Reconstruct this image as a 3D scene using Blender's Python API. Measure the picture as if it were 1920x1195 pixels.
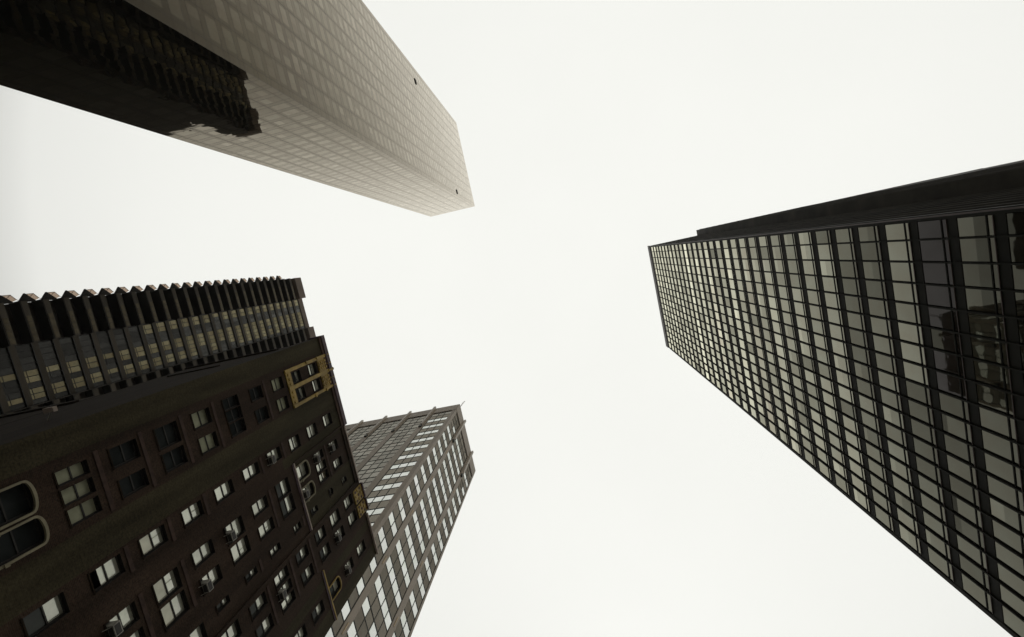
import bpy, math, random
from mathutils import Vector, Matrix
random.seed(7)
S = bpy.context.scene
for o in list(bpy.data.objects): bpy.data.objects.remove(o)
COL = S.collection
CZ = 1.6                      # eye height: every z below is measured from the eye and lifted by this on build

# ------------------------------------------------------------------ camera
R0 = Vector((0.97227891, 0.21291834, 0.09664114))
R1 = Vector((-0.19998788, 0.97138549, -0.12812132))
R2 = Vector((-0.12115518, 0.10524261, 0.98703871))
FPX = 903.5
cam = bpy.data.objects.new('camera', bpy.data.cameras.new('camera')); COL.objects.link(cam)
m = Matrix.Identity(4)
for i in range(3):
    m[i][0] = R0[i]; m[i][1] = -R1[i]; m[i][2] = -R2[i]
m[2][3] = CZ
cam.matrix_world = m
cam.data.sensor_width = 36; cam.data.lens = FPX / 1920 * 36
cam.data.clip_start = 0.1; cam.data.clip_end = 9000
S.camera = cam

# ------------------------------------------------------------------ sky, sun, exposure
SUN_EL, SUN_ROT = math.radians(40), math.radians(0)
w = bpy.data.worlds.new("World"); S.world = w; w.use_nodes = True
nt = w.node_tree; N = nt.nodes; L = nt.links; N.clear()
out = N.new('ShaderNodeOutputWorld'); bg = N.new('ShaderNodeBackground'); bg.inputs['Strength'].default_value = 0.1
sky = N.new('ShaderNodeTexSky'); sky.sky_type = 'NISHITA'; sky.sun_disc = False
sky.sun_elevation = SUN_EL; sky.sun_rotation = SUN_ROT; sky.dust_density = 5
hs = N.new('ShaderNodeHueSaturation'); hs.inputs['Saturation'].default_value = 0.05; hs.inputs['Value'].default_value = 0.6
L.new(sky.outputs[0], hs.inputs['Color'])
tc = N.new('ShaderNodeTexCoord'); sx = N.new('ShaderNodeSeparateXYZ'); L.new(tc.outputs['Generated'], sx.inputs[0])
tilt = N.new('ShaderNodeMath'); tilt.operation = 'MULTIPLY_ADD'; tilt.inputs[1].default_value = 0.06
L.new(sx.outputs['X'], tilt.inputs[0]); L.new(sx.outputs['Z'], tilt.inputs[2])
cr = N.new('ShaderNodeValToRGB'); L.new(tilt.outputs[0], cr.inputs[0])
el = cr.color_ramp.elements
SKY = [(0.0, 0.02), (0.30, 0.04), (0.50, 0.42), (0.60, 0.85), (0.70, 0.91), (0.85, 0.955), (1.0, 0.98)]
while len(el) < len(SKY): el.new(0.5)
for e, (p, v) in zip(el, SKY):
    e.position = p; e.color = (v, v * 1.005, v * 0.955, 1)
nz = N.new('ShaderNodeTexNoise'); nz.inputs['Scale'].default_value = 1.6; nz.inputs['Detail'].default_value = 3
L.new(tc.outputs['Generated'], nz.inputs['Vector'])
mr = N.new('ShaderNodeMapRange'); mr.inputs['From Min'].default_value = 0.3; mr.inputs['From Max'].default_value = 0.7
mr.inputs['To Min'].default_value = 9.75; mr.inputs['To Max'].default_value = 10.2
L.new(nz.outputs['Fac'], mr.inputs['Value'])
vm = N.new('ShaderNodeVectorMath'); vm.operation = 'SCALE'
L.new(cr.outputs['Color'], vm.inputs[0]); L.new(mr.outputs['Result'], vm.inputs['Scale'])
mx = N.new('ShaderNodeMix'); mx.data_type = 'RGBA'; mx.inputs['Factor'].default_value = 0.97
L.new(hs.outputs['Color'], mx.inputs['A']); L.new(vm.outputs[0], mx.inputs['B'])
L.new(mx.outputs['Result'], bg.inputs['Color']); L.new(bg.outputs[0], out.inputs['Surface'])
sl = bpy.data.lights.new('sun', 'SUN'); sl.energy = 0.5; sl.angle = math.radians(20); sl.color = (1, 0.96, 0.9)
so = bpy.data.objects.new('sun', sl); COL.objects.link(so)
sd = Vector((math.cos(SUN_EL) * math.sin(SUN_ROT), math.cos(SUN_EL) * math.cos(SUN_ROT), math.sin(SUN_EL)))
so.rotation_euler = sd.to_track_quat('Z', 'Y').to_euler(); so.location = (0, 0, 400)
S.view_settings.view_transform = 'Standard'; S.view_settings.look = 'None'
S.view_settings.exposure = 0; S.view_settings.gamma = 1; S.view_settings.use_curve_mapping = False
S.render.engine = 'CYCLES'
S.cycles.max_bounces = 8; S.cycles.glossy_bounces = 5; S.cycles.volume_bounces = 0
S.render.resolution_x = 1024; S.render.resolution_y = 637

# ------------------------------------------------------------------ materials
def nodes(name):
    mt = bpy.data.materials.new(name); mt.use_nodes = True
    t = mt.node_tree; b = t.nodes['Principled BSDF']
    return mt, t, b
def vary(t, base, amt, scale, detail=5, coord='Object', stretch=None):
    """colour = base x (1 +- amt) following noise"""
    c = t.nodes.new('ShaderNodeTexCoord'); n = t.nodes.new('ShaderNodeTexNoise')
    n.inputs['Scale'].default_value = scale; n.inputs['Detail'].default_value = detail
    src = c.outputs[coord]
    if stretch:
        mp = t.nodes.new('ShaderNodeMapping'); mp.inputs['Scale'].default_value = stretch
        t.links.new(src, mp.inputs['Vector']); src = mp.outputs[0]
    t.links.new(src, n.inputs['Vector'])
    r = t.nodes.new('ShaderNodeValToRGB'); t.links.new(n.outputs['Fac'], r.inputs[0])
    r.color_ramp.elements[0].position = 0.3; r.color_ramp.elements[1].position = 0.7
    r.color_ramp.elements[0].color = tuple(v * (1 - amt) for v in base) + (1,)
    r.color_ramp.elements[1].color = tuple(min(1, v * (1 + amt)) for v in base) + (1,)
    return r.outputs['Color'], n
def solid(name, base, rough=0.7, amt=0.2, scale=0.6, spec=0.3, bump=0, bscale=8, metallic=0, stretch=None):
    mt, t, b = nodes(name)
    c, _ = vary(t, base, amt, scale, stretch=stretch)
    t.links.new(c, b.inputs['Base Color'])
    b.inputs['Roughness'].default_value = rough; b.inputs['Specular IOR Level'].default_value = spec
    b.inputs['Metallic'].default_value = metallic
    if bump:
        _, n2 = vary(t, base, 0, bscale)
        bp_ = t.nodes.new('ShaderNodeBump'); bp_.inputs['Strength'].default_value = bump; bp_.inputs['Distance'].default_value = 0.05
        t.links.new(n2.outputs['Fac'], bp_.inputs['Height']); t.links.new(bp_.outputs[0], b.inputs['Normal'])
    return mt
def brick(name, c1, c2, mortar, bw=0.22, bh=0.075):
    mt, t, b = nodes(name)
    c = t.nodes.new('ShaderNodeTexCoord'); sp = t.nodes.new('ShaderNodeSeparateXYZ'); cb = t.nodes.new('ShaderNodeCombineXYZ')
    ad = t.nodes.new('ShaderNodeMath'); ad.operation = 'ADD'
    t.links.new(c.outputs['Object'], sp.inputs[0])
    t.links.new(sp.outputs['X'], ad.inputs[0]); t.links.new(sp.outputs['Y'], ad.inputs[1])
    t.links.new(ad.outputs[0], cb.inputs['X']); t.links.new(sp.outputs['Z'], cb.inputs['Y'])
    br = t.nodes.new('ShaderNodeTexBrick'); t.links.new(cb.outputs[0], br.inputs['Vector'])
    br.inputs['Scale'].default_value = 1; br.inputs['Brick Width'].default_value = bw; br.inputs['Row Height'].default_value = bh
    br.inputs['Mortar Size'].default_value = 0.008
    br.inputs['Color1'].default_value = c1 + (1,); br.inputs['Color2'].default_value = c2 + (1,); br.inputs['Mortar'].default_value = mortar + (1,)
    d, n = vary(t, (1, 1, 1), 0.0, 0.9, stretch=(1, 1, .12))
    r = t.nodes.new('ShaderNodeMapRange'); r.inputs['From Min'].default_value = .3; r.inputs['From Max'].default_value = .7
    r.inputs['To Min'].default_value = .62; r.inputs['To Max'].default_value = 1.3
    t.links.new(n.outputs['Fac'], r.inputs['Value'])
    n3 = t.nodes.new('ShaderNodeTexNoise'); n3.inputs['Scale'].default_value = 9; n3.inputs['Detail'].default_value = 6
    t.links.new(c.outputs['Object'], n3.inputs['Vector'])
    r3 = t.nodes.new('ShaderNodeMapRange'); r3.inputs['From Min'].default_value = .3; r3.inputs['From Max'].default_value = .7
    r3.inputs['To Min'].default_value = .7; r3.inputs['To Max'].default_value = 1.3
    t.links.new(n3.outputs['Fac'], r3.inputs['Value'])
    mm = t.nodes.new('ShaderNodeMath'); mm.operation = 'MULTIPLY'
    t.links.new(r.outputs[0], mm.inputs[0]); t.links.new(r3.outputs[0], mm.inputs[1])
    v = t.nodes.new('ShaderNodeVectorMath'); v.operation = 'SCALE'
    t.links.new(br.outputs['Color'], v.inputs[0]); t.links.new(mm.outputs[0], v.inputs['Scale'])
    t.links.new(v.outputs[0], b.inputs['Base Color'])
    b.inputs['Roughness'].default_value = 0.9; b.inputs['Specular IOR Level'].default_value = 0.1
    bm = t.nodes.new('ShaderNodeBump'); bm.inputs['Strength'].default_value = .5; bm.inputs['Distance'].default_value = .01
    t.links.new(br.outputs['Fac'], bm.inputs['Height']); bm.invert = True
    t.links.new(bm.outputs[0], b.inputs['Normal'])
    return mt
def glass(name, f0, tint=(1, 1, 1), body=(0.01, 0.01, 0.01), rough=0.0, wave=0, wscale=0.4, const=None, nvar=0.12, nscale=0.7, power=5.0, gain=1.0, tint2=None):
    """coated window glass: body seen through it (blind, curtain, dark room) under a mirror coat that strengthens at grazing angles"""
    mt, t, b = nodes(name); t.nodes.remove(b)
    o = t.nodes['Material Output']
    df = t.nodes.new('ShaderNodeBsdfDiffuse'); gl = t.nodes.new('ShaderNodeBsdfGlossy'); mxs = t.nodes.new('ShaderNodeMixShader')
    c, n = vary(t, body, 0.3, 0.9); t.links.new(c, df.inputs['Color'])
    g, n2 = vary(t, tint, nvar, nscale, detail=4); t.links.new(g, gl.inputs['Color'])
    if tint2:
        l2 = t.nodes.new('ShaderNodeLayerWeight'); l2.inputs['Blend'].default_value = 0.5
        p2 = t.nodes.new('ShaderNodeMapRange'); p2.inputs['From Min'].default_value = .55; p2.inputs['From Max'].default_value = .88
        t.links.new(l2.outputs['Facing'], p2.inputs['Value'])
        m2 = t.nodes.new('ShaderNodeMix'); m2.data_type = 'RGBA'; m2.inputs['B'].default_value = tint2 + (1,)
        t.links.new(p2.outputs['Result'], m2.inputs['Factor']); t.links.new(g, m2.inputs['A']); t.links.new(m2.outputs['Result'], gl.inputs['Color'])
    gl.inputs['Roughness'].default_value = rough
    if const is not None: mxs.inputs[0].default_value = const
    else:
        lw = t.nodes.new('ShaderNodeLayerWeight'); lw.inputs['Blend'].default_value = 0.5
        pw = t.nodes.new('ShaderNodeMath'); pw.operation = 'POWER'; pw.inputs[1].default_value = power
        t.links.new(lw.outputs['Facing'], pw.inputs[0])
        ma = t.nodes.new('ShaderNodeMath'); ma.operation = 'MULTIPLY_ADD'; ma.use_clamp = True
        ma.inputs[1].default_value = gain * (1 - f0); ma.inputs[2].default_value = gain * f0
        t.links.new(pw.outputs[0], ma.inputs[0]); t.links.new(ma.outputs[0], mxs.inputs[0])
    if wave:
        cc = t.nodes.new('ShaderNodeTexCoord'); nn = t.nodes.new('ShaderNodeTexNoise')
        nn.inputs['Scale'].default_value = wscale; nn.inputs['Detail'].default_value = 1.5
        t.links.new(cc.outputs['Object'], nn.inputs['Vector'])
        bm = t.nodes.new('ShaderNodeBump'); bm.inputs['Strength'].default_value = 1; bm.inputs['Distance'].default_value = wave
        t.links.new(nn.outputs['Fac'], bm.inputs['Height']); t.links.new(bm.outputs[0], gl.inputs['Normal'])
    t.links.new(df.outputs[0], mxs.inputs[1]); t.links.new(gl.outputs[0], mxs.inputs[2]); t.links.new(mxs.outputs[0], o.inputs['Surface'])
    return mt

# ------------------------------------------------------------------ mesh helpers
class MB:
    def __init__(s): s.v = []; s.f = []; s.m = []; s.mats = []
    def mi(s, mat):
        if mat not in s.mats: s.mats.append(mat)
        return s.mats.index(mat)
    def face(s, pts, mat):
        i = len(s.v); s.v += [tuple(p) for p in pts]; s.f.append(tuple(range(i, i + len(pts)))); s.m.append(s.mi(mat))
    def box(s, x0, x1, y0, y1, z0, z1, mat, skip=''):
        x0, x1 = min(x0, x1), max(x0, x1); y0, y1 = min(y0, y1), max(y0, y1); z0, z1 = min(z0, z1), max(z0, z1)
        i = len(s.v)
        s.v += [(x0, y0, z0), (x1, y0, z0), (x1, y1, z0), (x0, y1, z0), (x0, y0, z1), (x1, y0, z1), (x1, y1, z1), (x0, y1, z1)]
        F = {'b': (0, 3, 2, 1), 't': (4, 5, 6, 7), 'n': (0, 1, 5, 4), 'e': (1, 2, 6, 5), 's': (2, 3, 7, 6), 'w': (3, 0, 4, 7)}
        k = s.mi(mat)
        for a, f in F.items():
            if a not in skip: s.f.append(tuple(i + q for q in f)); s.m.append(k)
    def prism(s, poly, axis, a0, a1, mat):
        """poly in the two other axes (ordered), extruded along axis from a0 to a1"""
        def P(u, v, a):
            return {'x': (a, u, v), 'y': (u, a, v), 'z': (u, v, a)}[axis]
        A = [P(u, v, a0) for u, v in poly]; B = [P(u, v, a1) for u, v in poly]; n = len(poly)
        s.face(A, mat); s.face(B[::-1], mat)
        for i in range(n): s.face([A[i], A[(i + 1) % n], B[(i + 1) % n], B[i]], mat)
    def tube(s, p, q, r, mat, n=8, r2=None):
        p = Vector(p); q = Vector(q); d = (q - p).normalized(); u = d.orthogonal().normalized(); v = d.cross(u); r2 = r if r2 is None else r2
        A = [p + (u * math.cos(t) + v * math.sin(t)) * r for t in [2 * math.pi * i / n for i in range(n)]]
        B = [q + (u * math.cos(t) + v * math.sin(t)) * r2 for t in [2 * math.pi * i / n for i in range(n)]]
        s.face(A[::-1], mat); s.face(B, mat)
        for i in range(n): s.face([A[i], A[(i + 1) % n], B[(i + 1) % n], B[i]], mat)
    def build(s, name, parent=None):
        me = bpy.data.meshes.new(name)
        off = parent.matrix_world.translation if False else Vector((0, 0, 0))
        p = parent
        while p is not None:
            off = off + p.location; p = p.parent
        me.from_pydata([(x - off.x, y - off.y, z + CZ - off.z) for x, y, z in s.v], [], s.f)
        for mt in s.mats: me.materials.append(mt)
        me.polygons.foreach_set('material_index', s.m); me.update()
        o = bpy.data.objects.new(name, me); COL.objects.link(o); o.parent = parent
        return o
def thing(name, label, cat, loc):
    o = bpy.data.objects.new(name, None); o.empty_display_size = 2; COL.objects.link(o); o.location = loc
    o['label'] = label; o['category'] = cat
    return o
def project(x, y, z):
    p = Vector((x, y, z)); d = R2.dot(p)
    if d <= 0.1: return None
    return 960 + FPX * R0.dot(p) / d, 597.5 + FPX * R1.dot(p) / d
def size_in_photo(c):
    """area in photo pixels of the visible quad c (four corners); 0 when outside the frame"""
    q = [project(*p) for p in c]
    if any(a is None for a in q): return 0
    mx_, my_ = sum(a[0] for a in q) / 4, sum(a[1] for a in q) / 4
    if not (0 < mx_ < 1920 and 0 < my_ < 1195): return 0
    return abs(sum(q[i][0] * q[(i + 1) % 4][1] - q[(i + 1) % 4][0] * q[i][1] for i in range(4))) / 2
def emit_windows(specs, parent, stuff_label, name='window', limit=100):
    """specs: (four corners, function(MB)); the 100 that show largest become parts, the rest one stuff part"""
    r = sorted(range(len(specs)), key=lambda i: -size_in_photo(specs[i][0]))
    for i in r[:limit]:
        mb = MB(); specs[i][1](mb); mb.build(name, parent)
    if len(r) > limit:
        mb = MB()
        for i in r[limit:]: specs[i][1](mb)
        o = mb.build(name, parent); o['kind'] = 'stuff'; o['label'] = stuff_label

# ================================================================== THE SETTING
g = MB(); m_ground = solid('ground_concrete', (0.16, 0.155, 0.15), 0.9, 0.15, 0.2)
g.face([(-2500, -2500, -CZ), (2500, -2500, -CZ), (2500, 2500, -CZ), (-2500, 2500, -CZ)], m_ground)
o = g.build('ground'); o['kind'] = 'structure'
m_asph = solid('asphalt', (0.05, 0.05, 0.052), 0.85, 0.25, 1.5, bump=.3, bscale=30)
m_paint = solid('road_paint', (0.7, 0.7, 0.66), 0.7, 0.1, 2)
g = MB(); g.face([(-24, -600, -CZ + .004), (-4, -600, -CZ + .004), (-4, 600, -CZ + .004), (-24, 600, -CZ + .004)], m_asph)
for i in range(-30, 30):
    g.face([(-14.1, i * 9, -CZ + .008), (-13.9, i * 9, -CZ + .008), (-13.9, i * 9 + 3, -CZ + .008), (-14.1, i * 9 + 3, -CZ + .008)], m_paint)
o = g.build('road'); o['kind'] = 'structure'
m_pave = solid('pavement_slabs', (0.25, 0.24, 0.22), 0.85, 0.15, 1)
g = MB(); g.box(-4, 27, -400, 400, -CZ + .01, -CZ + .14, m_pave); g.box(-26.9, -24, -30, 400, -CZ + .01, -CZ + .14, m_pave)
o = g.build('pavement'); o['kind'] = 'structure'

# ================================================================== 1  PALE MIRROR-GLASS TOWER (upper left)
def mirror_tower():
    X1, X0, Y1, Y0, H = -41.5, -68.1, -38.1, -85.6, 280.0
    T = thing('glass_tower', 'tall beige mirror-glass tower fading into fog, a dark building reflected in its side', 'tower', ((X0 + X1) / 2, (Y0 + Y1) / 2, 0))
    tint = (1, 0.85, 0.64); tint2 = (1, .945, .86)
    win = [glass('tower_vision_glass_%d' % i, .013, tint, (0.004, 0.004, 0.003), 0, 0.018, 0.35, nvar=0.06, nscale=.5, power=5.3, gain=f, tint2=tint2) for i, f in enumerate((1.8, 1.86, 1.92, 2.0))]
    pan = [glass('tower_panel_glass_%d' % i, .004, tint, (0.004, 0.004, 0.003), 0.03, 0.012, 0.3, nvar=0.04, power=5.4, gain=f, tint2=tint2) for i, f in enumerate((1.74, 1.8, 1.86))]
    m_line = glass('tower_joint_metal', .02, (0.95, 0.85, 0.72), (0.008, 0.007, 0.006), 0.05, nvar=.05, power=5.4, gain=1.5)
    core = MB(); core.box(X0 + .3, X1 - .3, Y0 + .3, Y1 - .3, -CZ, H - .6, m_line)
    core.build('core', T)
    FH = 3.47; nfl = int((H + CZ) / FH)
    spec = []; panels = MB(); lines = MB()
    rnd = random.Random(3)
    def quad(mb, face, a0, a1, z0, z1, mat, tilt):
        # small random tilt of each pane, as real curtain-wall panes have
        tx = rnd.uniform(-tilt, tilt); tz = rnd.uniform(-tilt, tilt)
        da, dz = (a1 - a0) / 2, (z1 - z0) / 2
        def off(sa, sz): return sa * da * tx + sz * dz * tz
        if face == 'E': mb.face([(X1 + off(-1, -1), a0, z0), (X1 + off(1, -1), a1, z0), (X1 + off(1, 1), a1, z1), (X1 + off(-1, 1), a0, z1)], mat)
        elif face == 'S': mb.face([(a1, Y1 + off(1, -1), z0), (a0, Y1 + off(-1, -1), z0), (a0, Y1 + off(-1, 1), z1), (a1, Y1 + off(1, 1), z1)], mat)
        elif face == 'N': mb.face([(a0, Y0, z0), (a1, Y0, z0), (a1, Y0, z1), (a0, Y0, z1)], mat)
        else: mb.face([(X0, a1, z0), (X0, a0, z0), (X0, a0, z1), (X0, a1, z1)], mat)
    for face, A0, A1, corner in (('E', Y1, Y0, 1), ('S', X1, X0, 1), ('N', X1, X0, 1), ('W', Y1, Y0, 1)):
        L_ = abs(A1 - A0); sgn = -1
        nm = 10 if face in 'EW' else 6
        cw = 1.45; mw = (L_ - 2 * cw) / nm
        edges = [0, cw] + [cw + mw * (i + 1) for i in range(nm)] + [L_]
        for k in range(nfl):
            zt = H - 1.8 - k * FH; zb = zt - FH
            if zb < 3: break
            for i in range(len(edges) - 1):
                a, b = A0 + sgn * edges[i], A0 + sgn * edges[i + 1]
                corner_cell = i == 0 or i == len(edges) - 2
                lo, hi = min(a, b), max(a, b)
                sp = 1.15
                quad(panels, face, lo, hi, zb, zb + sp, pan[rnd.randrange(3)], .0012)
                if corner_cell:
                    quad(panels, face, lo, hi, zb + sp, zt, pan[rnd.randrange(3)], .0012)
                else:
                    c = 0.62
                    quad(panels, face, lo, lo + c, zb + sp, zt, pan[0], .001)
                    quad(panels, face, hi - c, hi, zb + sp, zt, pan[0], .001)
                    kk = rnd.randrange(4)
                    c4 = {'E': [(X1, lo + c, zb + sp), (X1, hi - c, zb + sp), (X1, hi - c, zt), (X1, lo + c, zt)],
                          'S': [(lo + c, Y1, zb + sp), (hi - c, Y1, zb + sp), (hi - c, Y1, zt), (lo + c, Y1, zt)]}.get(face, [(0, 0, -9)] * 4)
                    mid = (lo + hi) / 2
                    def fn(mb, face=face, lo=lo, hi=hi, c=c, z0=zb + sp, z1=zt, mid=mid, k1=kk, k2=rnd.randrange(4), ra=rnd.random(), rb=rnd.random()):
                        quad(mb, face, lo + c, mid, z0, z1, win[k1] if ra > .13 else pan[2], .006)
                        quad(mb, face, mid, hi - c, z0, z1, (win[k1 if k2 else k2]) if rb > .13 else pan[2], .006)
                    spec.append((c4, fn))
            # floor joint lines (pair) proud of the glass
            for zz in (zb - .03, zb + sp - .02):
                t_ = .014
                if face == 'E': lines.box(X1 - .02, X1 + t_, Y0, Y1, zz, zz + .05, m_line)
                if face == 'S': lines.box(X0, X1, Y1 - .02, Y1 + t_, zz, zz + .05, m_line)
        for i, e in enumerate(edges[1:-1] + [0.0]):
            a = A0 - e
            if face == 'E': lines.box(X1 - .02, X1 + .03, a - .04, a + .04, 0, H - 1.8, m_line)
            if face == 'S': lines.box(a - .04, a + .04, Y1 - .02, Y1 + .03, 0, H - 1.8, m_line)
    panels.build('spandrel_panels', T); lines.build('joint_lines', T)
    emit_windows(spec, T, 'remaining mirror windows of the pale tower')
    cap = MB(); cap.box(X0 - .02, X1 + .02, Y0 - .02, Y1 + .02, H - 1.8, H, pan[1]); cap.build('parapet', T)
    m_dark = solid('dark_opening', (0.03, 0.027, 0.02), 0.9)
    for (y, z) in ((-79.1, 196.3), (-40.3, 233.2)):
        v = MB(); v.box(X1 - .1, X1 + .22, y - 1.0, y + 1.0, z - .8, z + .8, m_dark); v.build('vent', T)
mirror_tower()

# ================================================================== 2  BLACK METAL AND GLASS TOWER (right)
def flip(p): return p[::-1]
def black_tower():
    H, X, Y0, Y1 = 130.0, 23.0, 2.44, 29.4
    XW = 35.65
    T = thing('office_tower', 'black steel office tower on the right with a regular grid of grey windows', 'tower', (42, 16, 0))
    m_bk = solid('black_bronze', (0.013, 0.0125, 0.008), 0.6, 0.25, 0.5, spec=.05, stretch=(1, 1, .2))
    m_rd = solid('bronze_edge', (0.08, 0.055, 0.048), 0.5, 0.2, 1, spec=.3)
    glz = {}
    def gm(mul, warm=0):
        key = (round(mul * 5), warm)
        if key not in glz:
            mu = round(mul * 5) / 5
            tint = [(1, 0.955, 0.76), (1, 0.92, 0.74), (0.95, 0.88, 0.86)][warm]
            glz[key] = glass('office_glass_%d_%d' % key, 0.010, tint, (0.01 * mu, 0.01 * mu, 0.008 * mu), 0.02, 0.0025, 1.0, nvar=.07, power=3.5, gain=1.42 * mu ** .9)
        return glz[key]
    m_sd = solid('weathered_side_metal', (0.058, 0.050, 0.037), 0.6, 0.35, 0.25, spec=.1, stretch=(.3, 1, 1.5))
    body = MB()
    body.box(X + .36, 61, Y0 + .2, Y1 - .04, -CZ, H - .8, m_bk)              # slab
    body.box(XW, 90, 1.06, Y0 + .8, -CZ, H - .02, m_sd)                      # spine that stands forward on the north side
    body.box(X + .04, 61.2, Y0 + .02, Y1, H - 4.1, H, m_sd)                  # blank top band
    body.box(X, X + .36, Y0, Y0 + .34, -CZ, H - 4.1, m_bk); body.box(X, X + .36, Y1 - .34, Y1, -CZ, H - 4.1, m_bk)
    body.build('frame', T)
    e = MB(); e.box(X - .07, X + .04, Y0 - .08, Y1 + .08, H - 2.4, H + .08, m_rd)
    e.box(X - .05, X, Y0 + .06, Y0 + .16, 0, H - 2.4, m_rd)
    e.build('roof_edge', T)
    nf = MB(); x = X + .75
    while x < 60:
        nf.box(x - .05, x + .05, Y0 - .08 if x < XW else .96, Y0 + .2 if x < XW else 1.06, 0, H - 4.15 if x < XW else H - 2.5, m_sd); x += 1.51
    for z in (H - 18, H - 47, 68, 49, 33):
        nf.box(XW + .2, 89, .99, 1.06, z, z + .4, m_rd)
    nf.build('fins', T)
    FH = 3.159; T0 = 125.86; nfl = 39
    ya = Y0 + .34; bays = 18
    edges = [.1090 * X + (i) * .0639 * X for i in range(bays + 1)]
    edges[0] = Y0 + .34; edges[-1] = min(edges[-1], Y1 - .34)
    rnd = random.Random(11)
    fl = {10: 1.5, 14: 1.25, 17: 1.4, 24: 1.0, 25: 1.1, 26: .65, 27: .85, 28: 1.35, 29: .35, 30: .95, 31: .7, 32: .9, 33: .6}
    spec = []; sp = MB()
    for k in range(nfl):
        zt = T0 - k * FH
        if zt - FH < 1: break
        base = fl.get(k, rnd.choice((.75, .85, .95, 1.0, 1.1)))
        warm = 1 if k in (14, 19) else (2 if k == 29 else 0)
        sp.box(X + .025, X + .36, ya, Y1 - .34, zt - FH, zt - 2.42, m_bk)
        for i in range(bays):
            y0, y1 = edges[i] + .04, edges[i + 1] - .04
            mu = base * rnd.choice((.85, 1, 1, 1.1, 1.1, 1.25))
            if rnd.random() < .06: mu *= .6
            if k == 26 and i > 9: mu *= 1.2
            if k == 28 and i >= 8: mu = .55 if i < 13 else .75
            if k == 27 and i in (1, 3): mu = .6
            g1 = gm(mu, warm if rnd.random() < .8 else 0)
            if k == 29:
                g1 = gm(.5, 2) if i < 8 else gm(.65 + .1 * (i % 2))
            c4 = [(X + .055, y0, zt - 1.93), (X + .055, y1, zt - 1.93), (X + .055, y1, zt), (X + .055, y0, zt)]
            half = k in (27, 30) and i in (0, 1, 2, 3)
            shade = rnd.random() < .22
            def fn(mb, y0=y0, y1=y1, zt=zt, g1=g1, half=half, shade=shade, sh=rnd.uniform(.2, .6), g2=gm(mu * 1.25)):
                t1 = rnd.uniform(-.003, .003)
                gx = X + .055
                zs = zt - 1.93 * sh
                if half:
                    zm = zt - 1.1
                    mb.face(flip([(gx, y0, zm), (gx, y1, zm), (gx, y1, zt), (gx, y0, zt)]), g1)
                    mb.face(flip([(gx, y0, zt - 1.93), (gx, y1, zt - 1.93), (gx, y1, zm), (gx, y0, zm)]), gm(.55))
                elif shade:
                    mb.face(flip([(gx + t1, y0, zs), (gx, y1, zs), (gx, y1, zt), (gx + t1, y0, zt)]), g2)
                    mb.face(flip([(gx + t1, y0, zt - 1.93), (gx, y1, zt - 1.93), (gx, y1, zs), (gx + t1, y0, zs)]), g1)
                else:
                    mb.face(flip([(gx + t1, y0, zt - 1.93), (gx, y1, zt - 1.93), (gx, y1, zt), (gx + t1, y0, zt)]), g1)
                mb.box(gx - .04, gx + .02, y0, y1, zt - 2.02, zt - 1.93, m_bk)
                mb.face(flip([(gx, y0, zt - 2.42), (gx, y1, zt - 2.42), (gx, y1, zt - 2.02), (gx, y0, zt - 2.02)]), g1)
                mb.box(gx - .08, gx - .03, y0, y1, zt - 2.44, zt - 2.40, m_rd)
            spec.append((c4, fn))
    sp.build('spandrel_bands', T)
    mu_ = MB()
    for i in range(1, bays):
        y = edges[i]; mu_.box(X - .065, X + .25, y - .031, y + .031, 0, T0 + .02, m_bk)
        mu_.box(X - .08, X - .065, y - .052, y + .052, 0, T0 + .02, m_bk)
    mu_.build('mullions', T)
    emit_windows(spec, T, 'remaining grey windows of the black tower')
black_tower()

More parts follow.
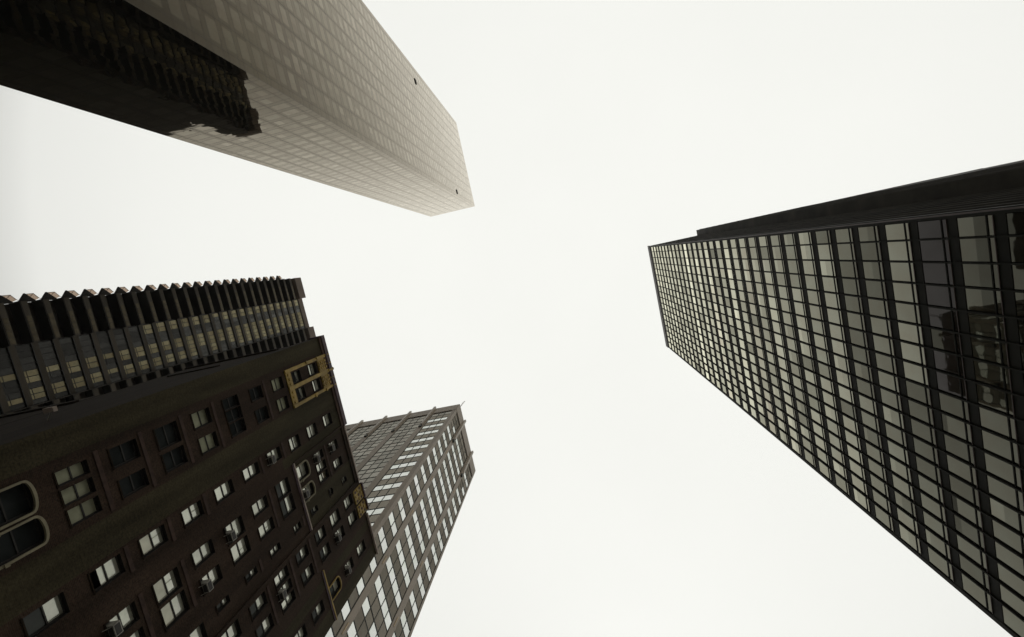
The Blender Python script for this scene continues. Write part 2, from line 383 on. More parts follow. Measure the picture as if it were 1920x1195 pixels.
# ================================================================== 3  STEPPED GREY TOWER WITH BALCONIES (left)
def balcony_tower():
    XF, XC, H = -92.0, -93.4, 165.7
    T = thing('balcony_tower', 'dark concrete tower on the left with stacked balconies jutting like saw teeth against the sky', 'tower', (-108, 0, 0))
    m_c = solid('dark_concrete', (0.05, 0.042, 0.032), 0.7, 0.2, 0.25, bump=.2, bscale=3)
    m_p = solid('spandrel_concrete', (0.074, 0.062, 0.046), 0.7, 0.3, 0.25, spec=.12, stretch=(1, .3, 1))
    m_top = solid('roof_band_concrete', (0.20, 0.155, 0.12), 0.75, 0.2, 0.3)
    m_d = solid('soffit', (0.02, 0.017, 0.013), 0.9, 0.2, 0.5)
    m_f = solid('dark_frame', (0.03, 0.026, 0.022), 0.6, 0.2, 1)
    m_bal, bt, bb = nodes('balustrade_glass'); bt.nodes.remove(bb)
    tr = bt.nodes.new('ShaderNodeBsdfTransparent'); tr.inputs['Color'].default_value = (.78, .68, .60, 1)
    bd = bt.nodes.new('ShaderNodeBsdfTranslucent'); bd.inputs['Color'].default_value = (.5, .42, .36, 1)
    bx_ = bt.nodes.new('ShaderNodeMixShader'); bx_.inputs[0].default_value = .25
    bt.links.new(tr.outputs[0], bx_.inputs[1]); bt.links.new(bd.outputs[0], bx_.inputs[2]); bt.links.new(bx_.outputs[0], bt.nodes['Material Output'].inputs['Surface'])
    lit = [glass('flat_window_%d' % i, .055, (1, .85, .56), (.18, .14, .07), .05, nvar=.15, power=3.8, gain=c) for i, c in enumerate((.8, 1.0, 1.3))]
    grey = [glass('flat_window_grey_%d' % i, .02, (.9, .88, .8), (.03, .028, .026), .05, nvar=.15, power=3.5, gain=c) for i, c in enumerate((.5, .8))]
    dim = glass('parapet_window', .03, (1, .86, .68), (.10, .08, .05), .25, power=3.2, gain=.35)
    body = MB()
    body.box(-130, XC - .3, -4.95, 34, -CZ, H - .7, m_c)
    body.box(-101, XF - 2.2, -12.2, -4.95, -CZ, H - .7, m_c)
    body.box(-101, XF, -12.3, -4.9, H - 4.0, H, m_top)                 # roof band north bay
    body.box(-101, XF - .02, 5.8, 34, H - 4.0, H - .1, m_top)              # roof band south bay
    body.box(-103, XC - .02, -4.9, 5.8, H - 2.9, H - .3, m_top)
    body.box(XF - 2.2, XC, -5.0, -4.9, -CZ, H - 4, m_c); body.box(XC - .3, XF - .3, 5.7, 5.8, -CZ, H - 4, m_c)
    body.build('wall', T)
    P = 3.64; z_first = 161.7; n = 44
    rnd = random.Random(5)
    spec = []
    for k in range(n):
        zt = z_first - P * (k + 1) + 1.0       # top of parapet strip
        zb = zt - 1.0
        if zb < 0: break
        b = MB()
        b.box(XF - .15, XF, -12.3, -4.9, zb, zt, m_p)                  # parapet
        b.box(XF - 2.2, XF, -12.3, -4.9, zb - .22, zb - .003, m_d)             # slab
        vis = zt > 60
        if vis:
            for j in range(4):                                       # panels let into the parapet
                y = -9.6 + j * 1.15
                b.box(XF, XF + .03, y, y + 1.0, zb + .1, zt - .12, dim)
        bal = b.build('balcony', T) if zt > 30 else b.build('balcony', T)
        # the sharp north end of the balcony with its glass windbreak
        if k >= 2:
            q = MB()
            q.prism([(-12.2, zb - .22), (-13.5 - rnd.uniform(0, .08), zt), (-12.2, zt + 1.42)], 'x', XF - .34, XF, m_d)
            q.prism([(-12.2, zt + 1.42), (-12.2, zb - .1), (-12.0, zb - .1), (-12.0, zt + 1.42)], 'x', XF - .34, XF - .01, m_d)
            q.build('balcony_prow', bal)
            q = MB()
            q.prism([(-13.4, zt + .12), (-13.42, zt + 1.40), (-12.5, zt + 2.14), (-12.22, zt + 1.43)], 'x', XF - .10, XF - .05, m_bal)
            for (a, c) in (((-13.4, zt + .1), (-13.42, zt + 1.42)), ((-13.42, zt + 1.40), (-12.5, zt + 2.14)), ((-12.9, zt + .75), (-13.42, zt + 1.40)), ((-12.5, zt + 2.14), (-12.2, zt + 2.66))):
                q.tube((XF - .04, a[0], a[1]), (XF - .04, c[0], c[1]), .04, m_f, 6)
            q.build('windbreak', bal)
        # south bay balcony
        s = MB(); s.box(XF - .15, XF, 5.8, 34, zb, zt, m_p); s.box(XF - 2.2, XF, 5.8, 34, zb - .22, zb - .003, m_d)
        s.build('balcony', T)
        # central strip: concrete spandrel and window row
        zs0, zs1 = zt - .45, zt + .68
        c = MB(); c.box(XC - .3, XC, -4.9, 5.7, zs0, zs1, m_p); c.box(XC - .05, XC + .12, -4.9, 5.7, zs0 - .08, zs0 + .06, m_f)
        c.box(XC - .3, XC - .2, -4.9, 5.7, zs1, zs0 + P, m_f)
        c.build('spandrel', T)
        up = zt > 108
        lay = [(-4.75, -3.72, 'A'), (-3.68, -2.65, 'A'), (-2.6, -1.5, 'd'), (-1.45, -.35, 'd'), (-.3, .75, 'B'), (.8, 1.85, 'B'), (1.9, 2.85, 'm'), (2.9, 3.85, 'C'), (3.9, 4.8, 'C'), (4.85, 5.65, 'd')]
        litA = zt > 100 and rnd.random() < .95 or (95 < zt <= 100); litB = rnd.random() < .93; litC = rnd.random() < .93
        for y0, y1, t in lay:
            on = {'A': litA, 'B': litB, 'C': litC, 'm': up, 'd': False}[t]
            mat = rnd.choice(lit) if on and rnd.random() > .06 else rnd.choice(grey)
            z0, z1 = zs1 + .05, zs0 + P - .1
            c4 = [(XC - .12, y0, z0), (XC - .12, y1, z0), (XC - .12, y1, z1), (XC - .12, y0, z1)]
            def fn(mb, y0=y0, y1=y1, z0=z0, z1=z1, mat=mat, on=on):
                gx = XC - .12
                mb.face([(gx, y0 + .04, z0 + .04), (gx, y1 - .04, z0 + .04), (gx, y1 - .04, z1 - .04), (gx, y0 + .04, z1 - .04)], mat)
                for a in (y0, y1 - .04): mb.box(gx - .06, gx + .05, a, a + .04, z0, z1, m_f)
                if on: mb.box(gx - .06, gx + .04, y0 + .04, y1 - .04, z0 + .38, z0 + .46, m_f)
            spec.append((c4, fn))
    emit_windows(spec, T, 'remaining small windows of the balcony tower')
balcony_tower()

# ================================================================== 4  GRID-FACED BROWN TOWER (bottom centre)
def grid_tower():
    H = 110.0; X1, Y0, Y1 = -.275 * H, .2675 * H, .4217 * H; X0 = -.62 * H
    T = thing('grid_tower', 'taupe office tower with white and grey panes and pale struts at its roof', 'tower', ((X0 + X1) / 2, (Y0 + Y1) / 2, 0))
    m_b = solid('taupe_cladding', (0.37, 0.295, 0.21), 0.55, 0.12, 0.3, spec=.5)
    m_l = solid('dark_joint', (0.08, 0.085, 0.07), 0.6, 0.2, 1)
    m_s = solid('pale_strut', (0.62, 0.55, 0.46), 0.5, 0.12, 1)
    m_t = solid('tan_slit', (0.75, 0.58, 0.36), 0.6, 0.2, 1)
    white = [glass('white_pane_%d' % i, 0, (.95, 1, .92), (.5, .5, .45), .05, const=c, nvar=.08) for i, c in enumerate((.58, .62, .66))]
    grey = [glass('grey_pane_%d' % i, 0, (1, .89, .75), (.10, .082, .06), .05, const=c, nvar=.07) for i, c in enumerate((.09, .12, .15))]
    ngrey = [glass('north_pane_%d' % i, 0, (1, .91, .80), (.12, .105, .09), .05, const=c, nvar=.1) for i, c in enumerate((.17, .2, .23))]
    body = MB(); body.box(X0, X1 - .12, Y0 + .12, Y1, -CZ, H, m_b)
    # corner bands, vertical bands
    def vbandE(a, b, x=0.03, z1=H): body.box(X1 - .13, X1 + x, a * H, b * H, -CZ, z1, m_b)
    vbandE(.2675, .2738, 0); vbandE(.3028, .3125); vbandE(.3742, .3850); vbandE(.4172, .4217)
    body.box(X1 - .2, X1 + .001, Y0 - .001, Y0 + .2, -CZ, H + .02, m_b)
    body.box(X1 - .13, X1 + .05, Y0 - .02, Y1 + .02, .966 * H, H + .05, m_b)
    nb = []; x = -.275
    body.box(-.2835 * H, X1 - .2, Y0, Y0 + .13, -CZ, H, m_b)
    for xc in (-.3320, -.3890, -.4460, -.5030, -.5600, -.6170):
        body.box((xc - .0062) * H, (xc + .0062) * H, Y0 - .03, Y0 + .13, -CZ, H - .1, m_b); nb.append(xc)
    body.box(X0 - .02, X1, Y0 - .05, Y0 + .13, .966 * H, H + .04, m_b)
    body.build('cladding', T)
    FH = .0356 * H; rnd = random.Random(9); spec = []; ln = MB()
    z0 = .9245 * H
    def pane(face, a0, a1, za, zb, mat):
        if face == 'E':
            c4 = [(X1 - .06, a0, za), (X1 - .06, a1, za), (X1 - .06, a1, zb), (X1 - .06, a0, zb)]
        else:
            c4 = [(a0, Y0 + .06, za), (a1, Y0 + .06, za), (a1, Y0 + .06, zb), (a0, Y0 + .06, zb)]
        def fn(mb):
            mb.face(c4, mat)
            if face == 'E':
                mb.box(X1 - .1, X1 - .01, a1 - .035, a1 + .035, za, zb, m_l)
            else:
                mb.box(a0 - .035, a0 + .035, Y0 + .01, Y0 + .1, za, zb, m_l)
        spec.append((c4, fn))
    Ebays = [(.2738, .3028, 2), (.3125, .3742, 4), (.3850, .4172, 2)]
    Nbays = []
    prev = -.2835
    for xc in nb: Nbays.append((prev, xc + .0062)); prev = xc - .0062
    for k in range(-1, 24):
        zt = z0 - k * FH; wz = zt - 1.75; gz = zt - FH
        if gz < 2: break
        for bi, (a, b, n) in enumerate(Ebays):
            for i in range(n):
                p0, p1 = (a + (b - a) * i / n) * H, (a + (b - a) * (i + 1) / n) * H
                mw = rnd.choice(white) if rnd.random() > .02 else rnd.choice(grey)
                if k < 0: mw = rnd.choice(grey)
                pane('E', p0 + .05, p1 - .05, wz + .05, zt - .04, mw)
                pane('E', p0 + .05, p1 - .05, gz + .04, wz - .04, grey[0] if k % 3 else grey[1])
            ln.box(X1 - .12, X1 - .02, a * H, b * H, wz - .05, wz + .06, m_l)
            ln.box(X1 - .12, X1 + .0, a * H, b * H, gz - .05, gz + .05, m_l)
        for bi, (a, b) in enumerate(Nbays):
            n = 3
            for i in range(n):
                p1, p0 = (a + (b - a) * i / n) * H, (a + (b - a) * (i + 1) / n) * H
                whit = bi == 0 and k >= 0
                pane('N', p0 + .05, p1 - .05, wz + .05, zt - .04, rnd.choice(white) if whit else rnd.choice(ngrey))
                pane('N', p0 + .05, p1 - .05, gz + .04, wz - .04, rnd.choice(ngrey) if bi else grey[2])
            ln.box(b * H, a * H, Y0 + .02, Y0 + .12, wz - .05, wz + .06, m_l)
            ln.box(b * H, a * H, Y0 + .0, Y0 + .12, gz - .05, gz + .05, m_l)
    # two short rows right under the roof band
    zA = z0 + FH
    ln.box(X1 - .12, X1 + .0, Y0, Y1, zA - .02, zA + .1, m_l); ln.box(X0, X1, Y0 + .0, Y0 + .12, zA - .02, zA + .1, m_l)
    ln.build('joint_lines', T)
    emit_windows(spec, T, 'remaining small panes of the taupe tower')
    # pale struts
    for xc in nb[:5]:
        s = MB(); cx = (xc) * H
        s.prism([(Y0 - .03, .893 * H), (Y0 - .42, .898 * H), (Y0 - .42, 1.006 * H), (Y0 - .03, 1.006 * H)], 'x', cx - .24, cx + .24, m_s)
        st = s.build('strut', T)
        f = MB(); f.box(cx - .3, cx + .3, Y0 - .3, Y0 + .0, .886 * H, .8925 * H, m_l); f.build('foot', st)
    for yc in (.3075, .3797):
        s = MB(); cy = yc * H
        s.prism([(X1 + .05, .893 * H), (X1 + .45, .898 * H), (X1 + .45, 1.006 * H), (X1 + .05, 1.006 * H)], 'y', cy - .24, cy + .24, m_s)
        st = s.build('strut', T)
        f = MB(); f.box(X1 + .03, X1 + .35, cy - .3, cy + .3, .886 * H, .8925 * H, m_l); f.build('foot', st)
    for yc in (.3075, .3797):
        for k in range(2, 20, 3):
            zz = z0 - (k + .5 + (.3 if yc > .35 else 0)) * FH
            s = MB(); s.box(X1 + .03, X1 + .09, yc * H - .07, yc * H + .07, zz - .8, zz + .8, m_t); s.build('slit_lamp', T)
    a = MB(); a.tube((X1 - .5, Y0 + 1.0, H - .5), (X1 + .55, Y0 + .35, H + 3.4), .06, m_s, 6); a.tube((X1 - .2, Y0 + .8, H - .5), (X1 + .45, Y0 + .1, H + 2.2), .04, m_s, 6); a.build('aerial', T)
grid_tower()

# ================================================================== 5  OLD DARK BRICK BUILDING (lower left)
def brick_building():
    X = -27.1; Y0, YA, YB, Y1 = 3.04, 13.1, 19.72, 28.55; H = 50.0
    T = thing('brick_building', 'old dark brick building with paired sash windows and yellow terracotta frames', 'building', (-40, 16, 0))
    m_br = brick('brown_brick', (0.052, 0.029, 0.019), (0.035, 0.020, 0.013), (0.05, 0.042, 0.028))
    m_side = brick('shaded_side_brick', (0.024, 0.014, 0.007), (0.016, 0.010, 0.005), (0.02, 0.014, 0.008))  # brown brick darkened: shade from neighbouring blocks on the side wall, put into colour
    m_ol = brick('olive_brick', (0.060, 0.048, 0.024), (0.043, 0.034, 0.017), (0.055, 0.048, 0.03))
    m_trim = solid('brown_stone', (0.085, 0.048, 0.033), 0.8, 0.2, 1.2)
    m_lint = solid('lintel_stone', (0.054, 0.030, 0.021), 0.9, 0.4, 2.2)
    m_pale = solid('pale_limestone', (0.24, 0.21, 0.135), 0.8, 0.2, 1.5, bump=.4, bscale=12)
    m_cop = solid('pale_coping', (0.42, 0.34, 0.28), 0.7, 0.15, 1.5)
    m_dk = solid('dark_coping', (0.07, 0.035, 0.04), 0.6, 0.2, 1)
    m_gold = solid('yellow_terracotta', (0.36, 0.24, 0.05), 0.6, 0.35, 1.1, bump=.8, bscale=7)
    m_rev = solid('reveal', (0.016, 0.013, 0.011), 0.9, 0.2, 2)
    m_sash = solid('sash_bar', (0.04, 0.035, 0.03), 0.6, 0.2, 3)
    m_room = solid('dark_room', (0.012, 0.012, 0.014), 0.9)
    PW = [glass('bright_pane_%d' % i, 0, (.96, 1, .84), (.8, .8, .64), .03, const=c, nvar=.06, nscale=1.2) for i, c in enumerate((.22, .26, .31))]
    PG = [glass('greenish_pane_%d' % i, 0, (.93, 1, .78), (.42, .42, .29), .06, const=c, nvar=.2, nscale=1.5) for i, c in enumerate((.07, .09))]
    PD = [glass('dark_pane_%d' % i, 0, (.85, .93, .9), (.03, .033, .032), .05, const=c, nvar=.3) for i, c in enumerate((.008, .013))]
    PL = glass('dim_lower_pane', 0, (.92, 1, .9), (.05, .052, .045), .05, const=.018, nvar=.2)
    PWM = glass('warm_pane', 0, (1, .93, .78), (.4, .34, .24), .03, const=.3, nvar=.1)
    m_ac = solid('air_conditioner_metal', (0.34, 0.32, 0.27), 0.5, 0.25, 5)
    m_acd = solid('air_conditioner_grille', (0.05, 0.045, 0.04), 0.7, 0.2, 5)
    wins = [  # y0, y1, z0, z1, kind
    (5.24,6.00,20.87,22.55,'g'),(6.24,7.08,20.87,22.55,'g'),(7.32,8.2,20.87,22.55,'g'),(5.24,6.4,23.85,25.62,'d'),(7.14,8.22,23.85,25.62,'d'),
    (5.22,6.63,26.97,28.74,'d'),(6.93,8.14,26.97,28.74,'d'),(5.26,6.38,30.05,31.75,'g'),(7.1,8.24,30.05,31.75,'g'),
    (5.2,6.1,33.18,34.92,'d'),(6.17,7.1,33.18,34.92,'d'),(7.17,8.2,33.18,34.92,'d'),(5.28,6.35,36.37,37.97,'d'),(7.12,8.27,36.37,37.97,'d'),
    (5.3,6.4,39.45,41.08,'g'),(7.16,8.32,39.45,41.08,'g'),(5.42,6.5,42.72,44.14,'b'),(7.12,8.24,42.72,44.14,'b'),(5.4,6.5,45.7,47.2,'w'),(7.1,8.25,45.7,47.2,'w'),
    (10.86,11.97,17.77,19.6,'l'),(10.88,11.97,20.93,22.7,'h'),(10.88,11.99,23.93,25.7,'m'),(10.92,11.97,27.1,28.8,'w'),(10.92,11.97,30.1,31.92,'w'),
    (10.93,11.9,33.2,35.05,'w'),(10.9,11.97,36.3,38.15,'A'),(10.96,12.15,39.6,41.22,'w'),(10.97,12.18,42.7,44.42,'w'),(10.98,12.17,45.9,47.55,'w'),
    (13.74,14.85,20.89,22.65,'a'),(15.3,16.4,20.89,22.65,'w'),(13.75,15.08,23.9,25.7,'m'),(15.3,16.66,23.9,25.7,'m'),(13.75,14.78,26.95,28.72,'w'),(15.62,16.7,26.95,28.72,'a'),
    (13.8,15.1,30.0,31.85,'a'),(15.38,16.65,30.0,31.85,'w'),(13.79,14.8,33.1,34.95,'w'),(15.67,16.68,33.1,34.95,'w'),(13.74,15.1,36.25,38.1,'l'),(15.23,16.75,36.25,38.1,'l'),
    (13.75,14.57,42.6,44.36,'a'),(14.82,15.72,42.6,44.36,'w'),(15.87,16.74,42.6,44.36,'v'),(13.87,14.92,45.65,47.42,'a'),(15.8,16.75,45.65,47.42,'w'),
    (17.97,18.5,27.57,28.75,'s'),(17.96,18.5,30.58,31.85,'s'),(17.95,18.54,33.65,34.95,'s'),(17.96,18.58,37.1,38.13,'s'),(18.02,18.6,40.0,41.15,'s'),(17.85,18.53,43.57,44.36,'r'),(18.04,18.65,46.35,47.4,'r'),
    (18.05,19.37,24.28,26.3,'w'),(19.96,21.14,26.98,28.9,'w'),(21.9,23.0,26.98,28.9,'w'),
    (20.12,21.14,30.12,31.95,'l'),(21.95,23.04,30.12,31.95,'l'),(20.07,20.98,33.22,35.03,'w'),(21.2,22.05,33.22,35.03,'a'),(22.25,23.11,33.22,35.03,'w'),
    (20.14,21.16,36.37,38.15,'l'),(21.98,23.11,36.37,38.15,'l'),(20.2,21.33,39.6,41.33,'l'),(21.94,23.08,39.6,41.33,'l'),
    (20.15,21.42,42.55,44.37,'w'),(22.0,23.12,42.55,44.37,'a'),(20.15,21.3,45.66,47.42,'w'),(21.97,23.19,45.66,47.42,'w'),
    (25.5,26.6,33.6,35.16,'w'),(25.6,26.69,36.33,38.18,'l'),(25.62,26.66,42.75,44.48,'a'),(25.6,26.74,45.72,47.55,'w'),
    (10.9,12.0,14.6,16.4,'l'),(13.75,15.0,17.8,19.6,'w'),(15.5,16.7,17.8,19.6,'w'),(18.0,18.55,21.2,22.5,'s'),(25.55,26.65,30.3,32.0,'l'),(25.55,26.65,27.1,28.8,'w'),
    (5.25,6.4,14.0,15.8,'d'),(7.15,8.2,14.0,15.8,'d'),(5.25,6.4,10.8,12.6,'g'),(7.15,8.2,10.8,12.6,'g'),(10.9,12.0,11.4,13.2,'w'),(10.9,12.0,8.2,10.0,'w'),
    ]
    arches = [(5.06,6.55,17.4,19.36,.30,'d'),(6.88,8.18,17.4,19.36,.30,'d'),(13.62,14.95,39.5,41.0,.34,'w'),(15.7,16.9,39.5,41.0,.34,'a'),(25.56,26.78,39.55,41.05,.36,'l')]
    # ---- front wall with real openings
    holes = [(a, b, c, d) for a, b, c, d, _ in wins] + [(a, b, c, d + r) for a, b, c, d, r, _ in arches]
    wall = MB()
    def olive(y, z):
        return (8.65 < y < 10.6) or (z > 47.6 and y < 13.1) or (12.2 < y < 13.1 and z > 38) or (16.95 < y < 19.7 and z > 39.4) or (13.1 < y < 13.5 and z > 39.4) or (24.3 < y < 25.2) or (y < 4.6) or (27.2 < y)
    ys = sorted(set([Y0, 4.6, 8.65, 10.6, 12.2, 13.5, YA, 16.95, YB, 24.3, 25.2, 27.2, Y1] + [h[0] for h in holes] + [h[1] for h in holes]))
    for i in range(len(ys) - 1):
        ya, yb = ys[i], ys[i + 1]
        if yb - ya < 1e-6: continue
        ym = (ya + yb) / 2
        hh = sorted([(h[2], h[3]) for h in holes if h[0] < ym < h[1]])
        cuts = [-CZ]
        segs = []; z = -CZ
        for a, b in hh: segs.append((z, a)); z = b
        segs.append((z, H - .6))
        for a, b in segs:
            for c, d in ((a, min(b, 38)), (max(a, 38), min(b, 39.4)), (max(a, 39.4), min(b, 47.6)), (max(a, 47.6), b)):
                if d - c > 1e-4:
                    wall.face([(X, ya, c), (X, yb, c), (X, yb, d), (X, ya, d)], m_ol if olive(ym, (c + d) / 2) else m_br)
    # body behind (kept clear of the window recesses)
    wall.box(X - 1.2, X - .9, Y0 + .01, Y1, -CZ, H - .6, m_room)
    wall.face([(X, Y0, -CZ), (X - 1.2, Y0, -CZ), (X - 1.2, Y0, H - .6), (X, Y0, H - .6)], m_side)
    wall.face([(X, Y1, -CZ), (X - 1.2, Y1, -CZ), (X - 1.2, Y1, H - .6), (X, Y1, H - .6)], m_br)
    wall.face([(X, Y0, H - .6), (X, Y1, H - .6), (X - 1.2, Y1, H - .6), (X - 1.2, Y0, H - .6)], m_rev)
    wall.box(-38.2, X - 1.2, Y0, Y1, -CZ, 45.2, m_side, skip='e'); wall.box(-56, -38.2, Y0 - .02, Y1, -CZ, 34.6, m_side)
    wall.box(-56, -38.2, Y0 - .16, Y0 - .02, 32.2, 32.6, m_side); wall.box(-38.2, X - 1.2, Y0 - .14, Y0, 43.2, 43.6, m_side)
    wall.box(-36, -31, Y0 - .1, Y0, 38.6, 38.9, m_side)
    # stepped vertical edges between the three parts of the front
    wall.box(X, X + .10, YA - .08, YA + .1, 39.4, H - .5, m_br)
    wall.box(X, X + .12, YB - .15, YB + .1, -CZ, H - .7, m_br)
    wall.build('wall', T)
    # string courses, copings
    def part(name, fn, lab=None):
        b = MB(); fn(b); o = b.build(name, T)
        if lab: o['label'] = lab
        return o
    part('coping', lambda b: (b.box(X - 1.3, X + .22, Y0 - .12, YA + .1, H - .6, H + .05, m_dk), b.box(X + .0, X + .12, Y0, YA, H - 1.0, H - .6, m_trim)), 'dark roof coping of the north part')
    part('coping', lambda b: (b.box(X - 1.3, X + .2, YA + .1, YB + .1, H - .62, H - .42, m_cop), b.box(X, X + .12, YA + .12, YB, H - 1.2, H - .62, m_br)), 'pale roof coping of the middle part')
    part('coping', lambda b: (b.box(X - 1.3, X + .2, 23.65, Y1 + .1, H - .64, H - .44, m_cop)), 'pale roof coping of the south part')
    part('string_course', lambda b: (b.box(X, X + .11, YA, YB, 39.26, 39.4, m_cop), b.box(X, X + .07, YA, YB, 39.06, 39.26, m_dk)), 'pale string course under the arched windows')
    part('string_course', lambda b: (b.box(X, X + .11, 23.6, Y1 + .1, 39.26, 39.4, m_gold), b.box(X, X + .07, 23.6, Y1, 39.06, 39.26, m_dk)), 'yellow string course under the arched window')
    # lintels over window groups
    for (a, b_, z) in ((5.0, 8.5, 22.95), (5.0, 8.5, 25.8), (5.0, 8.4, 28.95), (5.0, 8.5, 32.0), (5.0, 8.5, 38.2), (10.7, 12.25, 22.95), (10.7, 12.25, 25.95), (10.8, 12.2, 35.3), (10.8, 12.2, 38.4),
                       (13.6, 16.8, 26.0), (13.6, 16.9, 35.25), (13.6, 16.9, 22.9), (13.6, 16.9, 44.7), (17.8, 18.75, 31.6 + .6), (17.8, 18.7, 38.5), (20.0, 23.2, 32.2), (19.9, 23.3, 35.4), (20, 23.3, 38.45), (10.7, 12.2, 28.98)):
        part('lintel', lambda q: q.box(X, X + .04, a, b_, z, z + .26, m_lint))
    rnd = random.Random(21)
    D = .32
    def glazing(w, y0, y1, z0, z1, kind, rise=0):
        gx = X - D
        # reveals
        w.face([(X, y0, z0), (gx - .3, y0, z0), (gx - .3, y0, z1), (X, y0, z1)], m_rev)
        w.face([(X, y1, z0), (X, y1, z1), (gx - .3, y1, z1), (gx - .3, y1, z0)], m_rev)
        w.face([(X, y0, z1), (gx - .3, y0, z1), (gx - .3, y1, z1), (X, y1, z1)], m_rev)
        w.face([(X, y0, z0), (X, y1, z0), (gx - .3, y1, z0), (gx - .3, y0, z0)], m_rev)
        zm = z0 + (z1 - z0) * .47 + .12
        up = {'g': rnd.choice(PG), 'd': rnd.choice(PD), 'h': rnd.choice(PW)}.get(kind, rnd.choice(PW)); lo = up
        if kind == 'l': lo = PL
        if kind == 'd' and rnd.random() < .4: lo = PD[0]
        if kind in 'aA': lo = rnd.choice(PW)
        if kind == 'v': up = PWM
        if kind == 'm': lo = glass('pane_with_blind', 0, (.95, .94, .78), (.5, .48, .36), .05, const=.16, nvar=.1) if 'pane_with_blind' not in bpy.data.materials else bpy.data.materials['pane_with_blind']
        if kind == 'h': lo = rnd.choice(PW)
        s = .055
        w.face([(gx, y0 + s, zm + s / 2), (gx, y1 - s, zm + s / 2), (gx, y1 - s, z1 - s), (gx, y0 + s, z1 - s)], up)
        gl_ = gx + .05
        zl = z0 + s + (.55 * (zm - z0) if kind == 'h' else 0)
        if kind == 'b':                                   # broken / half-open: ragged bright patch
            w.face([(gl_, y0 + s, z0 + s), (gl_, y1 - s, z0 + s), (gl_, y1 - s, zm - s), (gl_, y0 + s, zm - s)], PD[1])
            w.face([(gx + .01, y0 + s, zm + .1), (gx + .01, y0 + .75 * (y1 - y0), zm + s), (gx + .01, y1 - s, z1 - .3), (gx + .01, y1 - s, zm + .2), (gx + .01, y0 + .5, z1 - s)][:3], PD[0])
        else:
            w.face([(gl_, y0 + s, zl), (gl_, y1 - s, zl), (gl_, y1 - s, zm - s / 2), (gl_, y0 + s, zm - s / 2)], lo)
            if kind in 'wgm' and rnd.random() < .35:      # edge of a blind hanging inside
                yb = y0 + (y1 - y0) * rnd.uniform(.3, .7)
                w.face([(gx + .004, yb, zm + s), (gx + .004, yb + .07, zm + s), (gx + .004, yb + .07, z1 - s), (gx + .004, yb, z1 - s)], PG[0])
        for (a, b) in ((y0, y0 + s), (y1 - s, y1)): w.box(gx - .05, gx + .09, a, b, z0, z1, m_sash)
        w.box(gx - .05, gx + .1, y0 + s, y1 - s, zm - s / 2 - .02, zm + s / 2, m_sash)
        w.box(gx - .05, gx + .09, y0 + s, y1 - s, z1 - s, z1, m_sash); w.box(gx - .05, gx + .1, y0 + s, y1 - s, z0, z0 + s, m_sash)
    def airco(win, y0, y1, z0, big=1.0):
        yc = (y0 + y1) / 2 + rnd.uniform(-.08, .08); hw = .33 * big; x1 = X + .38 * big
        a = MB(); zz = z0 + .03
        a.box(X - .3, x1, yc - hw, yc + hw, zz, zz + .42 * big, m_ac)
        a.box(X - .3, X - .24, y0 + .06, yc - hw, zz, zz + .4, m_acd); a.box(X - .3, X - .24, yc + hw, y1 - .06, zz, zz + .4, m_acd)
        a.tube((X + .02, yc - hw + .05, zz - .3), (x1 - .08, yc - hw + .05, zz), .02, m_ac, 6); a.tube((X + .02, yc + hw - .05, zz - .3), (x1 - .08, yc + hw - .05, zz), .02, m_ac, 6)
        o = a.build('air_conditioner', win)
        g_ = MB()
        g_.box(X + .04, x1 - .06, yc - hw + .05, yc + hw - .05, zz - .012, zz - .002, m_acd)
        g_.box(x1 + .002, x1 + .012, yc - hw + .05, yc + hw - .05, zz + .05, zz + .36 * big, m_acd)
        # grille faces are part of the air conditioner's own casing
        me = o.data
        g_o = g_.build('grille_tmp', win)
        bm_join(o, g_o)
    def bm_join(a, b):
        import bmesh
        bm = bmesh.new(); bm.from_mesh(a.data)
        n0 = len(a.data.materials)
        tmp = b.data.copy()
        for mt in tmp.materials: a.data.materials.append(mt)
        for p in tmp.polygons: p.material_index += n0
        bm.from_mesh(tmp); bm.to_mesh(a.data); bm.free()
        bpy.data.objects.remove(b)
    for (y0, y1, z0, z1, kind) in wins:
        w = MB()
        if kind in 'sr':
            gx = X - .25
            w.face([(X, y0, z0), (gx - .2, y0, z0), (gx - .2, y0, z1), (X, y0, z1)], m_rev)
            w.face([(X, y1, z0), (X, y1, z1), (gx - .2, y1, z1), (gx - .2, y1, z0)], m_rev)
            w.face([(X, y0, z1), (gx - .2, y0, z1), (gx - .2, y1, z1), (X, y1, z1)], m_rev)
            zm = (z0 + z1) / 2 + .1; s = .05
            w.face([(gx, y0 + s, zm + s), (gx, y1 - s, zm + s), (gx, y1 - s, z1 - s), (gx, y0 + s, z1 - s)], rnd.choice(PW))
            w.face([(gx, y0 + s, z0 + s), (gx, y1 - s, z0 + s), (gx, y1 - s, zm - s), (gx, y0 + s, zm - s)], rnd.choice((PW[0], PL)))
            w.box(gx - .04, gx + .06, y0, y1, zm - s, zm + s, m_sash)
            for (a, b) in ((y0, y0 + s), (y1 - s, y1)): w.box(gx - .04, gx + .06, a, b, z0, z1, m_sash)
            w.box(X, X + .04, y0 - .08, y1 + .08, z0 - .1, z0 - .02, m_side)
            if kind == 'r':                                # rounded head: fill the two top corners
                n = 5; ym = (y0 + y1) / 2; r = (y1 - y0) / 2
                for sg in (-1, 1):
                    pts = [(ym + sg * r, z1)] + [(ym + sg * r * math.cos(t), z1 - r * .8 + r * .8 * math.sin(t)) for t in [math.pi / 2 * i / n for i in range(n + 1)]]
                    w.face([(X + .001, a, b) for a, b in pts], m_br)
            w.build('window', T); continue
        glazing(w, y0, y1, z0, z1, kind)
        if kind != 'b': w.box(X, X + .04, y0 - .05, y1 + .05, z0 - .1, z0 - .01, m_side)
        wo = w.build('window', T)
        if kind in 'aA': airco(wo, y0, y1, z0, 1.0 if kind == 'a' else 1.0)
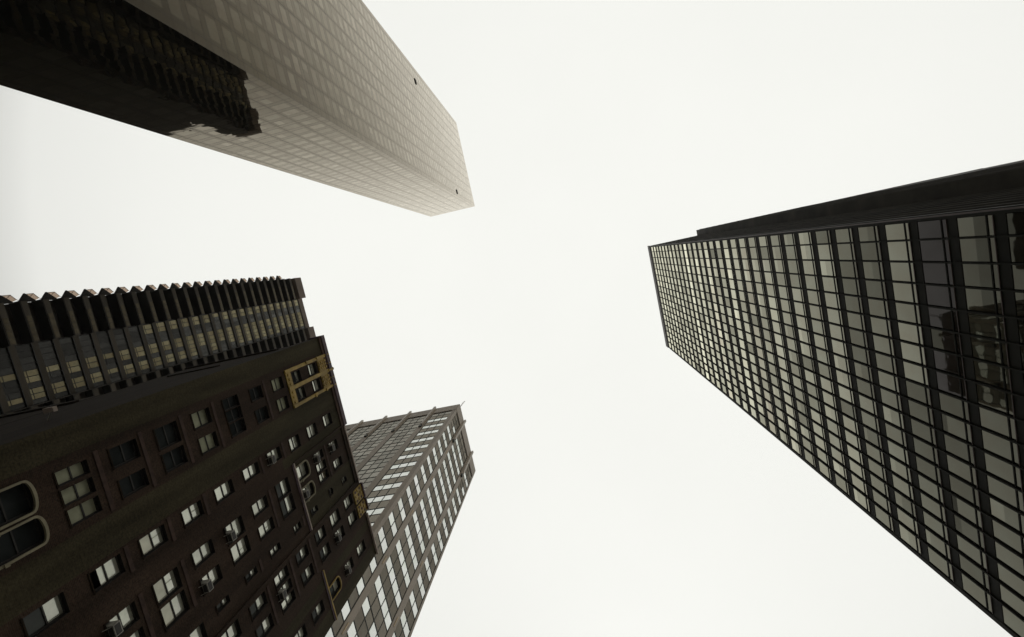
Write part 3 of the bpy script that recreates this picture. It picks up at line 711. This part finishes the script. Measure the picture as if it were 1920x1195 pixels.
    # arched windows
    for ai, (y0, y1, z0, zs, rise, kind) in enumerate(arches):
        w = MB(); ztop = zs + rise
        glazing(w, y0, y1, z0, ztop, kind)
        ym = (y0 + y1) / 2; hw = (y1 - y0) / 2; n = 12
        arc = [(ym - hw * math.cos(math.pi * i / n), zs + rise * math.sin(math.pi * i / n) ** .8 if 0 < i < n else zs) for i in range(n + 1)]
        half = n // 2
        w.face([(X + .001, y0, ztop)] + [(X + .001, a, b) for a, b in arc[:half + 1][::-1]], m_br)
        w.face([(X + .001, y1, ztop)] + [(X + .001, a, b) for a, b in arc[half:]], m_br)
        wo = w.build('window', T); wo['label'] = 'arched window with a %s surround' % ('yellow' if ai == 4 else 'pale stone')
        mat = m_gold if ai == 4 else m_pale
        t_ = .11 if ai != 4 else .07
        f = MB(); pr = .12
        outer = [(ym - (hw + t_) * math.cos(math.pi * i / n), zs + (rise + t_ * 1.3) * (math.sin(math.pi * i / n) ** .8 if 0 < i < n else 0)) for i in range(n + 1)]
        for i in range(n):
            f.prism([arc[i], arc[i + 1], outer[i + 1], outer[i]], 'x', X + .002, X + pr, mat)
        f.box(X + .002, X + pr, y0 - t_, y0, z0 - .05, zs, mat); f.box(X + .002, X + pr, y1, y1 + t_, z0 - .05, zs, mat)
        if ai != 4:
            f.box(X + pr, X + pr + .05, y0 - t_ - .04, y0 + .02, z0 + .3, z0 + .5, mat); f.box(X + pr, X + pr + .05, y1 - .02, y1 + t_ + .05, z0 + .3, z0 + .5, mat)
        f.build('window_surround', wo)
        if kind == 'a': airco(wo, y0, y1, z0)
    # terracotta frame round the four top windows
    fr = MB(); pr = .14
    for (a, b) in ((4.92, 5.24), (6.58, 6.94), (8.34, 8.62)): fr.box(X + .004, X + pr, a, b, 41.62, 49.3, m_gold)
    for (a, b) in ((5.24, 6.58), (6.94, 8.34)):
        fr.box(X + .004, X + pr * .6, a, b, 41.62, 42.45, m_gold)
        fr.box(X + .004, X + pr * .6, a, b, 47.55, 49.35, m_gold)
        for j in range(3):
            for q in range(4):
                yy = a + .15 + (b - a - .3) * (j + .5) / 3; zz = 47.75 + .4 * q
                fr.prism([(yy + .14 * math.cos(t), zz + .14 * math.sin(t)) for t in [math.pi / 3 * u for u in range(6)]], 'x', X + pr * .6, X + pr * .6 + .07 + .03 * ((j + q) % 2), m_gold)
        for q in range(3):
            yy = a + (b - a) * (q + .5) / 3
            fr.prism([(yy + .13 * math.cos(t), 42.03 + .16 * math.sin(t)) for t in [math.pi / 3 * u for u in range(6)]], 'x', X + pr * .6, X + pr * .6 + .08, m_gold)
    for y in (5.05, 6.0, 6.76, 7.6, 8.5):                    # finials that break the roof edge
        big = .17 if abs(y - 6.76) < .1 else .11
        fr.tube((X + .06, y, 49.3), (X + .16, y, 49.75 + big * 2.2), big, m_gold, 8, big * 1.1)
    for (yy, zz) in ((5.0, 45.4), (8.58, 45.6), (8.55, 47.9), (5.02, 47.5)):
        fr.prism([(yy + .16 * math.cos(t), zz + .16 * math.sin(t)) for t in [math.pi / 3 * u for u in range(6)]], 'x', X + pr, X + pr + .09, m_gold)
    o = fr.build('terracotta_frame', T); o['label'] = 'yellow terracotta frame around four windows below the roof'
    for (a, b) in ((20.25, 21.75), (22.0, 23.3)):
        p = MB(); p.box(X + .004, X + .1, a, b, 47.8, 49.75, m_gold); p.box(X - 1.2, X + .26, a - .08, b + .08, 49.75, 49.95, m_dk)
        for j in range(3):
            for q in range(3):
                yy = a + (b - a) * (j + .5) / 3; zz = 48.15 + .55 * q
                p.prism([(yy + .16 * math.cos(t), zz + .17 * math.sin(t)) for t in [math.pi / 3 * u for u in range(6)]], 'x', X + .1, X + .15 + .03 * ((j + q) % 2), m_gold if (j + q) % 2 else m_trim)
        o = p.build('terracotta_panel', T)
    # parapet between
    part('parapet', lambda b: (b.box(X - 1.2, X - .003, YB + .1, 23.65, H - .6, H - .3, m_br)))
    # wall lamp on the north side, small bracket lamp
    l = MB(); l.tube((-31.6, Y0, 24.9), (-31.2, Y0 - .5, 24.95), .04, m_ac, 6); l.box(-31.6, -30.9, Y0 - .75, Y0 - .45, 24.8, 25.05, m_cop); l.build('wall_lamp', T)
brick_building()

# ================================================================== the air
def haze():
    mt = bpy.data.materials.new('haze_air'); mt.use_nodes = True; t = mt.node_tree
    t.nodes.remove(t.nodes['Principled BSDF'])
    v = t.nodes.new('ShaderNodeVolumePrincipled'); v.inputs['Color'].default_value = (0.95, 0.94, 0.9, 1); v.inputs['Density'].default_value = HAZE
    v.inputs['Anisotropy'].default_value = 0.2
    t.links.new(v.outputs[0], t.nodes['Material Output'].inputs['Volume'])
    b = MB(); b.box(-2600, 2600, -2600, 2600, -CZ - 1, 283, mt)
    o = b.build('haze'); o['kind'] = 'stuff'
HAZE = 0.00007
haze()
